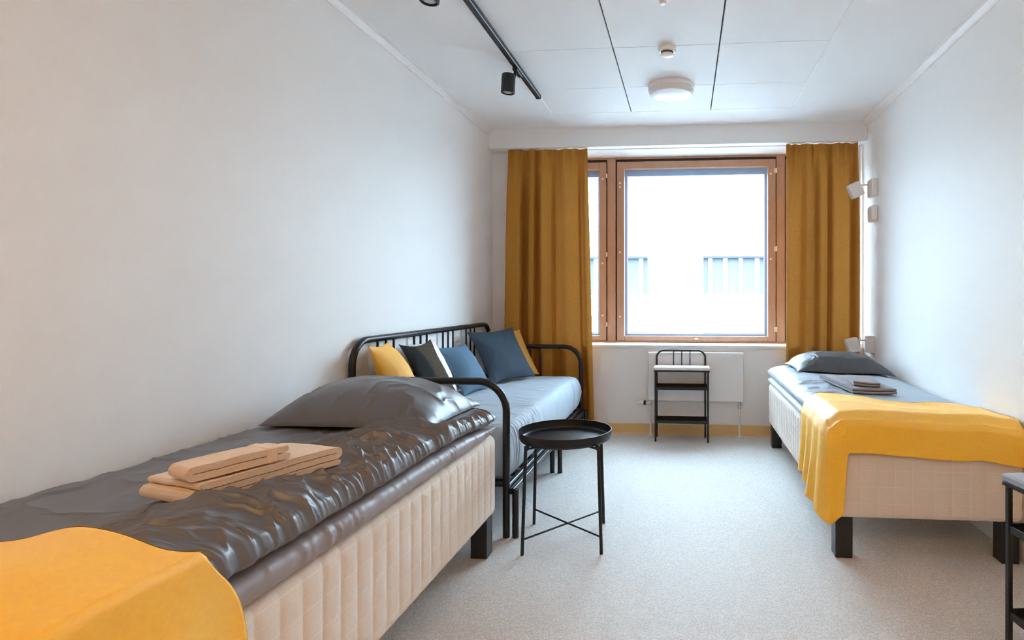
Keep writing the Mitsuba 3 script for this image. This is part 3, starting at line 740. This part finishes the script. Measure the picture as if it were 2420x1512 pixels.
def throw_right():
    nx, ny, nd = 90, 60, 46
    X0, X1 = 0.632, XR - 0.012
    xs = X0 + (X1 - X0) * np.linspace(0, 1, nx) ** 1.25
    yb = np.interp(xs, [0.63, 0.72, 0.80, 0.95, 1.10, 1.25, 1.36, 1.47], [3.10, 3.14, 3.10, 2.96, 2.90, 2.93, 3.00, 2.95])
    t = np.linspace(0, 1, ny)[None, :] ** 1.2
    Y0 = 2.588
    Y = Y0 + (yb[:, None] - Y0) * t; X = xs[:, None] + 0 * t
    Z = duvet_right_z(X, Y) + 0.020 + 0.010 * (nz(X * 5, Y * 4, 0, 81) - 0.4) + 0.010 * (ridged(X * 3 + 0.6 * Y, Y * 6, 82, 1.4) - 0.5)
    ex, ey = 1 - ss(0.0, 0.07, X - X0), 1 - ss(0.0, 0.08, Y - Y0)
    Z -= 0.034 * ex ** 1.5 + 0.034 * ey ** 1.5
    top = np.stack([X, Y, Z], -1)
    rim = np.vstack([top[::-1, 0], top[0, 1:]])                 # front edge from the wall to the corner, then the left side
    nf, n = nx, nx + ny - 1
    p = np.r_[(0 - (rim[:nf, 0] - X0)), rim[nf:, 1] - Y0]       # signed distance from the corner: minus = front
    d = np.linspace(0, 1, nd)[None, :]
    Lf = np.interp(-p, [0.055, 0.075, 0.30, 0.90], [0.405, 0.135, 0.143, 0.150])
    Ls = np.interp(p, [0.0, 0.10, 0.30, 0.52], [0.405, 0.37, 0.33, 0.33])
    L = np.where(p < 0, Lf, Ls)
    ang_ = np.interp(p, [-0.10, -0.02, 0.05, 0.12], [-np.pi / 2, -np.pi / 2 * 0.85, -np.pi, -np.pi])  # outward direction
    ox, oy = np.cos(ang_), np.sin(ang_)
    side = ss(-0.03, 0.06, p)[:, None]
    fold = 0.016 * np.sin(p[:, None] * 44 + 0.6 + 1.5 * d) * ss(0.02, 0.10, p)[:, None] * d
    flare = side * 0.040 * d ** 1.1 * (1 - ss(0.10, 0.4, p)[:, None] * 0.6) + 0.018 * np.minimum(d * 8, 1) + fold
    P = np.stack([rim[:, :1] + ox[:, None] * flare, rim[:, 1:2] + oy[:, None] * flare, rim[:, 2:] - L[:, None] * d * 1.0 - 0.004 * np.minimum(d * 8, 1)], -1)
    P[:, 0] = rim
    m = trimesh.util.concatenate([sheet(top), trimesh.Trimesh(P.reshape(-1, 3), grid_faces(n, nd), process=False)])
    return m
_t = throw_right()
_t.merge_vertices(digits_vertex=6); _t.fix_normals()
put('blanket', thicken(_t, 0.007), M_YELLOW, smooth=True, label='yellow blanket draped over the foot of the right bed', category='blanket')
tz = lambda x, y: duvet_right_z(x, y) + 0.010
tg = thing('bath_towel', 'large folded grey bath towel on the blue duvet of the right bed', 'towel')
put('cloth', lay(folded_towel(0.25, 2, 0.46, 0.014, 63), (1.00, 3.46), 1.72, tz), M_TOWEL_G, tg, smooth=35)
tg2 = thing('hand_towel', 'small folded grey hand towel on the larger grey towel of the right bed', 'towel')
put('cloth', lay(folded_towel(0.14, 2, 0.26, 0.011, 64), (1.02, 3.40), 1.45, lambda x, y: tz(x, y) + 0.034), M_TOWEL_G, tg2, smooth=35)

# ------------------------------------------------------------------ daybed
DX0, DX1, DY0, DY1 = XL + 0.030, -0.862, 2.708, 4.70
R_T = 0.0175
db = thing('daybed', 'black tubular metal daybed with blue mattress against the left wall', 'daybed')
ZB, ZA, ZR = 0.940, 0.752, 0.235
back = rounded([(DX0, DY0, 0.0), (DX0, DY0, ZB), (DX0, DY1, ZB), (DX0, DY1, 0.0)], 0.13, 12)
bf = put('back_frame', tube(back, R_T), M_BLACK, db, smooth=True)
put('back_rail', cat([tube([(DX0, DY0, 0.31), (DX0, DY1, 0.31)], 0.012)]), M_BLACK, db, smooth=True)
for cy_ in (3.03, 3.445, 3.86, 4.275):
    for o in (-0.085, 0, 0.085):
        put('spindle', tube([(DX0, cy_ + o, 0.31), (DX0, cy_ + o, ZB)], 0.0065, 10), M_BLACK, bf, smooth=True)
for y in (DY0, DY1):
    af = put('arm_frame', tube(rounded([(DX0, y, ZA), (DX1, y, ZA), (DX1, y, 0.0)], 0.145, 12), R_T), M_BLACK, db, smooth=True)
    put('rail', tube([(DX0, y, ZR + 0.02), (DX1, y, ZR + 0.02)], 0.013), M_BLACK, af, smooth=True)
    for xx in (-1.375, -1.29, -1.205):
        put('spindle', tube([(xx, y, ZR + 0.02), (xx, y, ZA)], 0.0065, 10), M_BLACK, af, smooth=True)
put('front_rail', box(DX1 - 0.014, DX1 + 0.010, DY0, DY1, ZR - 0.018, ZR + 0.016, 0.003), M_BLACK, db, smooth=False)
put('trundle_rail', box(DX1 + 0.014, DX1 + 0.036, DY0 + 0.005, DY1 - 0.01, ZR - 0.032, ZR - 0.002, 0.003), M_BLACK, db, smooth=False)
for (x, y) in ((DX1 + 0.045, DY0 + 0.0), (DX1 - 0.016, 3.735), (DX1 + 0.036, 3.735), (DX1 + 0.042, DY1 - 0.02)):
    put('leg', tube([(x, y, 0.0), (x, y, ZR - 0.004)], 0.0155), M_BLACK, db, smooth=True)
for i in range(13):
    y = DY0 + 0.09 + i * (DY1 - DY0 - 0.18) / 12
    put('slat', box(DX0 + 0.01, DX1 - 0.015, y - 0.03, y + 0.03, ZR - 0.006, ZR + 0.010), M_BLACK, db, smooth=False)
put('mattress', soft_slab(DX0 + 0.022, DX1 + 0.010, DY0 + 0.025, DY1 - 0.025, ZR + 0.012, 0.520, 0.005, 91, bow=0.010), M_DAYSHEET, smooth=True,
    label='mattress in a blue grey sheet on the black daybed', category='mattress')
def seat_z(x, y):
    return 0.528
def cushion(name, w, h, t, seed, x, y, yaw, lean, material, label, roll=0.0, pull=0.10, z0=0.533, use_uv=False):
    top, bot, uv = pillow(w, h, t, seed, pull=pull, n=56, wr=0.005, p=2.2, q=0.7)
    if use_uv:
        nu, nv = top.shape[:2]
        V = np.vstack([top.reshape(-1, 3), bot.reshape(-1, 3)])
        m = trimesh.Trimesh(V, np.vstack([grid_faces(nu, nv), grid_faces(nu, nv, nu * nv, True)]), process=False)
        UV = np.vstack([uv, uv])
    else:
        m, UV = shell(top, bot), None
    n = np.array([math.cos(yaw), math.sin(yaw), 0]); r = np.array([-math.sin(yaw), math.cos(yaw), 0])
    up = np.array([0, 0, 1.0]) * math.cos(lean) - n * math.sin(lean)
    r2, u2 = r * math.cos(roll) + up * math.sin(roll), up * math.cos(roll) - r * math.sin(roll)
    f = np.cross(r2, u2)
    m.apply_transform(frame(np.array([x, y, 0]) + u2 * h / 2, r2, u2, f))
    dz = z0 - m.vertices[:, 2].min()
    m.apply_translation((0, 0, dz))
    return put(name, m, material, smooth=True, label=label, category='cushion', uv=UV)
cushion('cushion', 0.33, 0.43, 0.15, 101, -1.405, 2.905, 0.22, 0.46, M_YCUSH, 'yellow cushion at the near end of the daybed', pull=0.07)
cushion('cushion', 0.41, 0.42, 0.08, 102, -1.360, 3.195, 0.02, 0.48, M_DOTS, 'black cushion with small gold dots on the daybed', use_uv=True, pull=0.14)
cushion('cushion', 0.34, 0.39, 0.11, 103, -1.452, 3.415, -0.02, 0.46, M_WHITEC, 'white cushion half hidden behind the dotted black one', pull=0.05)
cushion('cushion', 0.36, 0.36, 0.14, 104, -1.375, 3.72, -0.14, 0.58, M_BLUE, 'smaller blue cushion in the middle of the daybed', pull=0.07)
cushion('cushion', 0.47, 0.45, 0.12, 105, -1.275, 4.20, -0.50, 0.58, M_NAVY, 'large navy blue cushion leaning at the far end of the daybed', roll=0.03)
cushion('cushion', 0.36, 0.42, 0.07, 106, -1.258, 4.425, -0.42, 0.52, M_OCHRE, 'ochre cushion peeking out behind the large navy one')

# ------------------------------------------------------------------ tray table
tt = thing('tray_table', 'round black metal tray table on four thin legs beside the daybed', 'side table')
CTX, CTY, TRA = -0.574, 2.72, 0.113
put('tray', lathe([(0.0, 0.478), (0.205, 0.478), (0.214, 0.482), (0.2195, 0.492), (0.222, 0.523), (0.2225, 0.526), (0.2185, 0.526), (0.2165, 0.494), (0.211, 0.486), (0.203, 0.483), (0.0, 0.483)], (CTX, CTY, 0), 96), M_BLACK, tt, smooth=40)
cs, sn = math.cos(TRA), math.sin(TRA)
def tpt(a, b, z, k=0.178):
    return np.array([CTX + k * (a * cs - b * sn), CTY + k * (a * sn + b * cs), z])
for a, b in ((-1, -1), (1, -1), (1, 1), (-1, 1)):
    lg = put('leg', cat([tube([tpt(a, b, 0.0), tpt(a, b, 0.484, 0.164)], 0.0078, 12)]), M_BLACK, tt, smooth=True)
    q = tpt(a, b, 0.49, 0.158)
    put('hook', cat([cyl(tpt(a, b, 0.470, 0.165), tpt(a, b, 0.470, 0.120), 0.005, 10), trimesh.creation.icosphere(subdivisions=2, radius=0.0125).apply_translation(tpt(a, b, 0.476, 0.160))]), M_BLACK, lg, smooth=True)
put('crossbar', tube([tpt(-1, -1, 0.068, 0.176), tpt(1, 1, 0.068, 0.176)], 0.0042, 10), M_BLACK, tt, smooth=True)
put('crossbar', tube([tpt(1, -1, 0.076, 0.176), tpt(-1, 1, 0.076, 0.176)], 0.0042, 10), M_BLACK, tt, smooth=True)

# ------------------------------------------------------------------ bedside shelves with a hooped back
def cart(M, label, top=None):
    """width along x (0..W), depth along y (0 front .. D), placed by the matrix M"""
    W, D, H, HT = 0.436, 0.165, 0.597, 0.722
    k = thing('bedside_table', label, 'bedside table')
    P = lambda mesh: place(mesh, M)
    hoop = rounded([(0.010, D, 0.0), (0.010, D, HT), (W - 0.024, D, HT), (W - 0.024, D, 0.0)], 0.062, 10)
    hp = put('back_hoop', P(tube(hoop, 0.0078, 12)), M_BLACK, k, smooth=True)
    for x in (0.150, 0.218, 0.286):
        put('spindle', P(tube([(x, D, H), (x, D, HT)], 0.0042, 10)), M_BLACK, hp, smooth=True)
    for x in (0.008, W - 0.008):
        put('leg', P(box(x - 0.008, x + 0.008, 0.0, 0.016, 0.0, H - 0.022, 0.002)), M_BLACK, k, smooth=False)
    put('top', P(box(-0.008, W + 0.008, -0.008, D - 0.010, H - 0.022, H + 0.004, 0.006)), top or M_TABLETOP_LIT, k, smooth=False)
    put('top_rim', P(cat([box(-0.006, W + 0.006, -0.006, D - 0.010, H - 0.034, H - 0.0215, 0.002)])), M_BLACK, k, smooth=False)
    for z in (0.418, 0.148):
        put('shelf', P(cat([box(0.004, W - 0.004, 0.008, D - 0.004, z, z + 0.004), box(0.012, W - 0.012, 0.004, 0.008, z, z + 0.022), box(0.012, W - 0.012, D - 0.012, D - 0.008, z, z + 0.030),
                            box(0.004, 0.008, 0.008, D - 0.004, z, z + 0.026), box(W - 0.008, W - 0.004, 0.008, D - 0.004, z, z + 0.026)])), M_BLACK, k, smooth=False)
    return k
cart(frame((-0.246, 4.605, 0), (1, 0, 0), (0, 1, 0), (0, 0, 1)), 'small black bedside table with top toned white as if daylit and hooped back under the window')
cart(frame((1.010, 1.905, 0), (0.15, -1, 0) / np.hypot(0.15, 1), (1, 0.15, 0) / np.hypot(0.15, 1), (0, 0, 1)), 'black bedside table with top toned grey as if shaded and cut by the right edge before the bed', M_TABLETOP_SHADED)
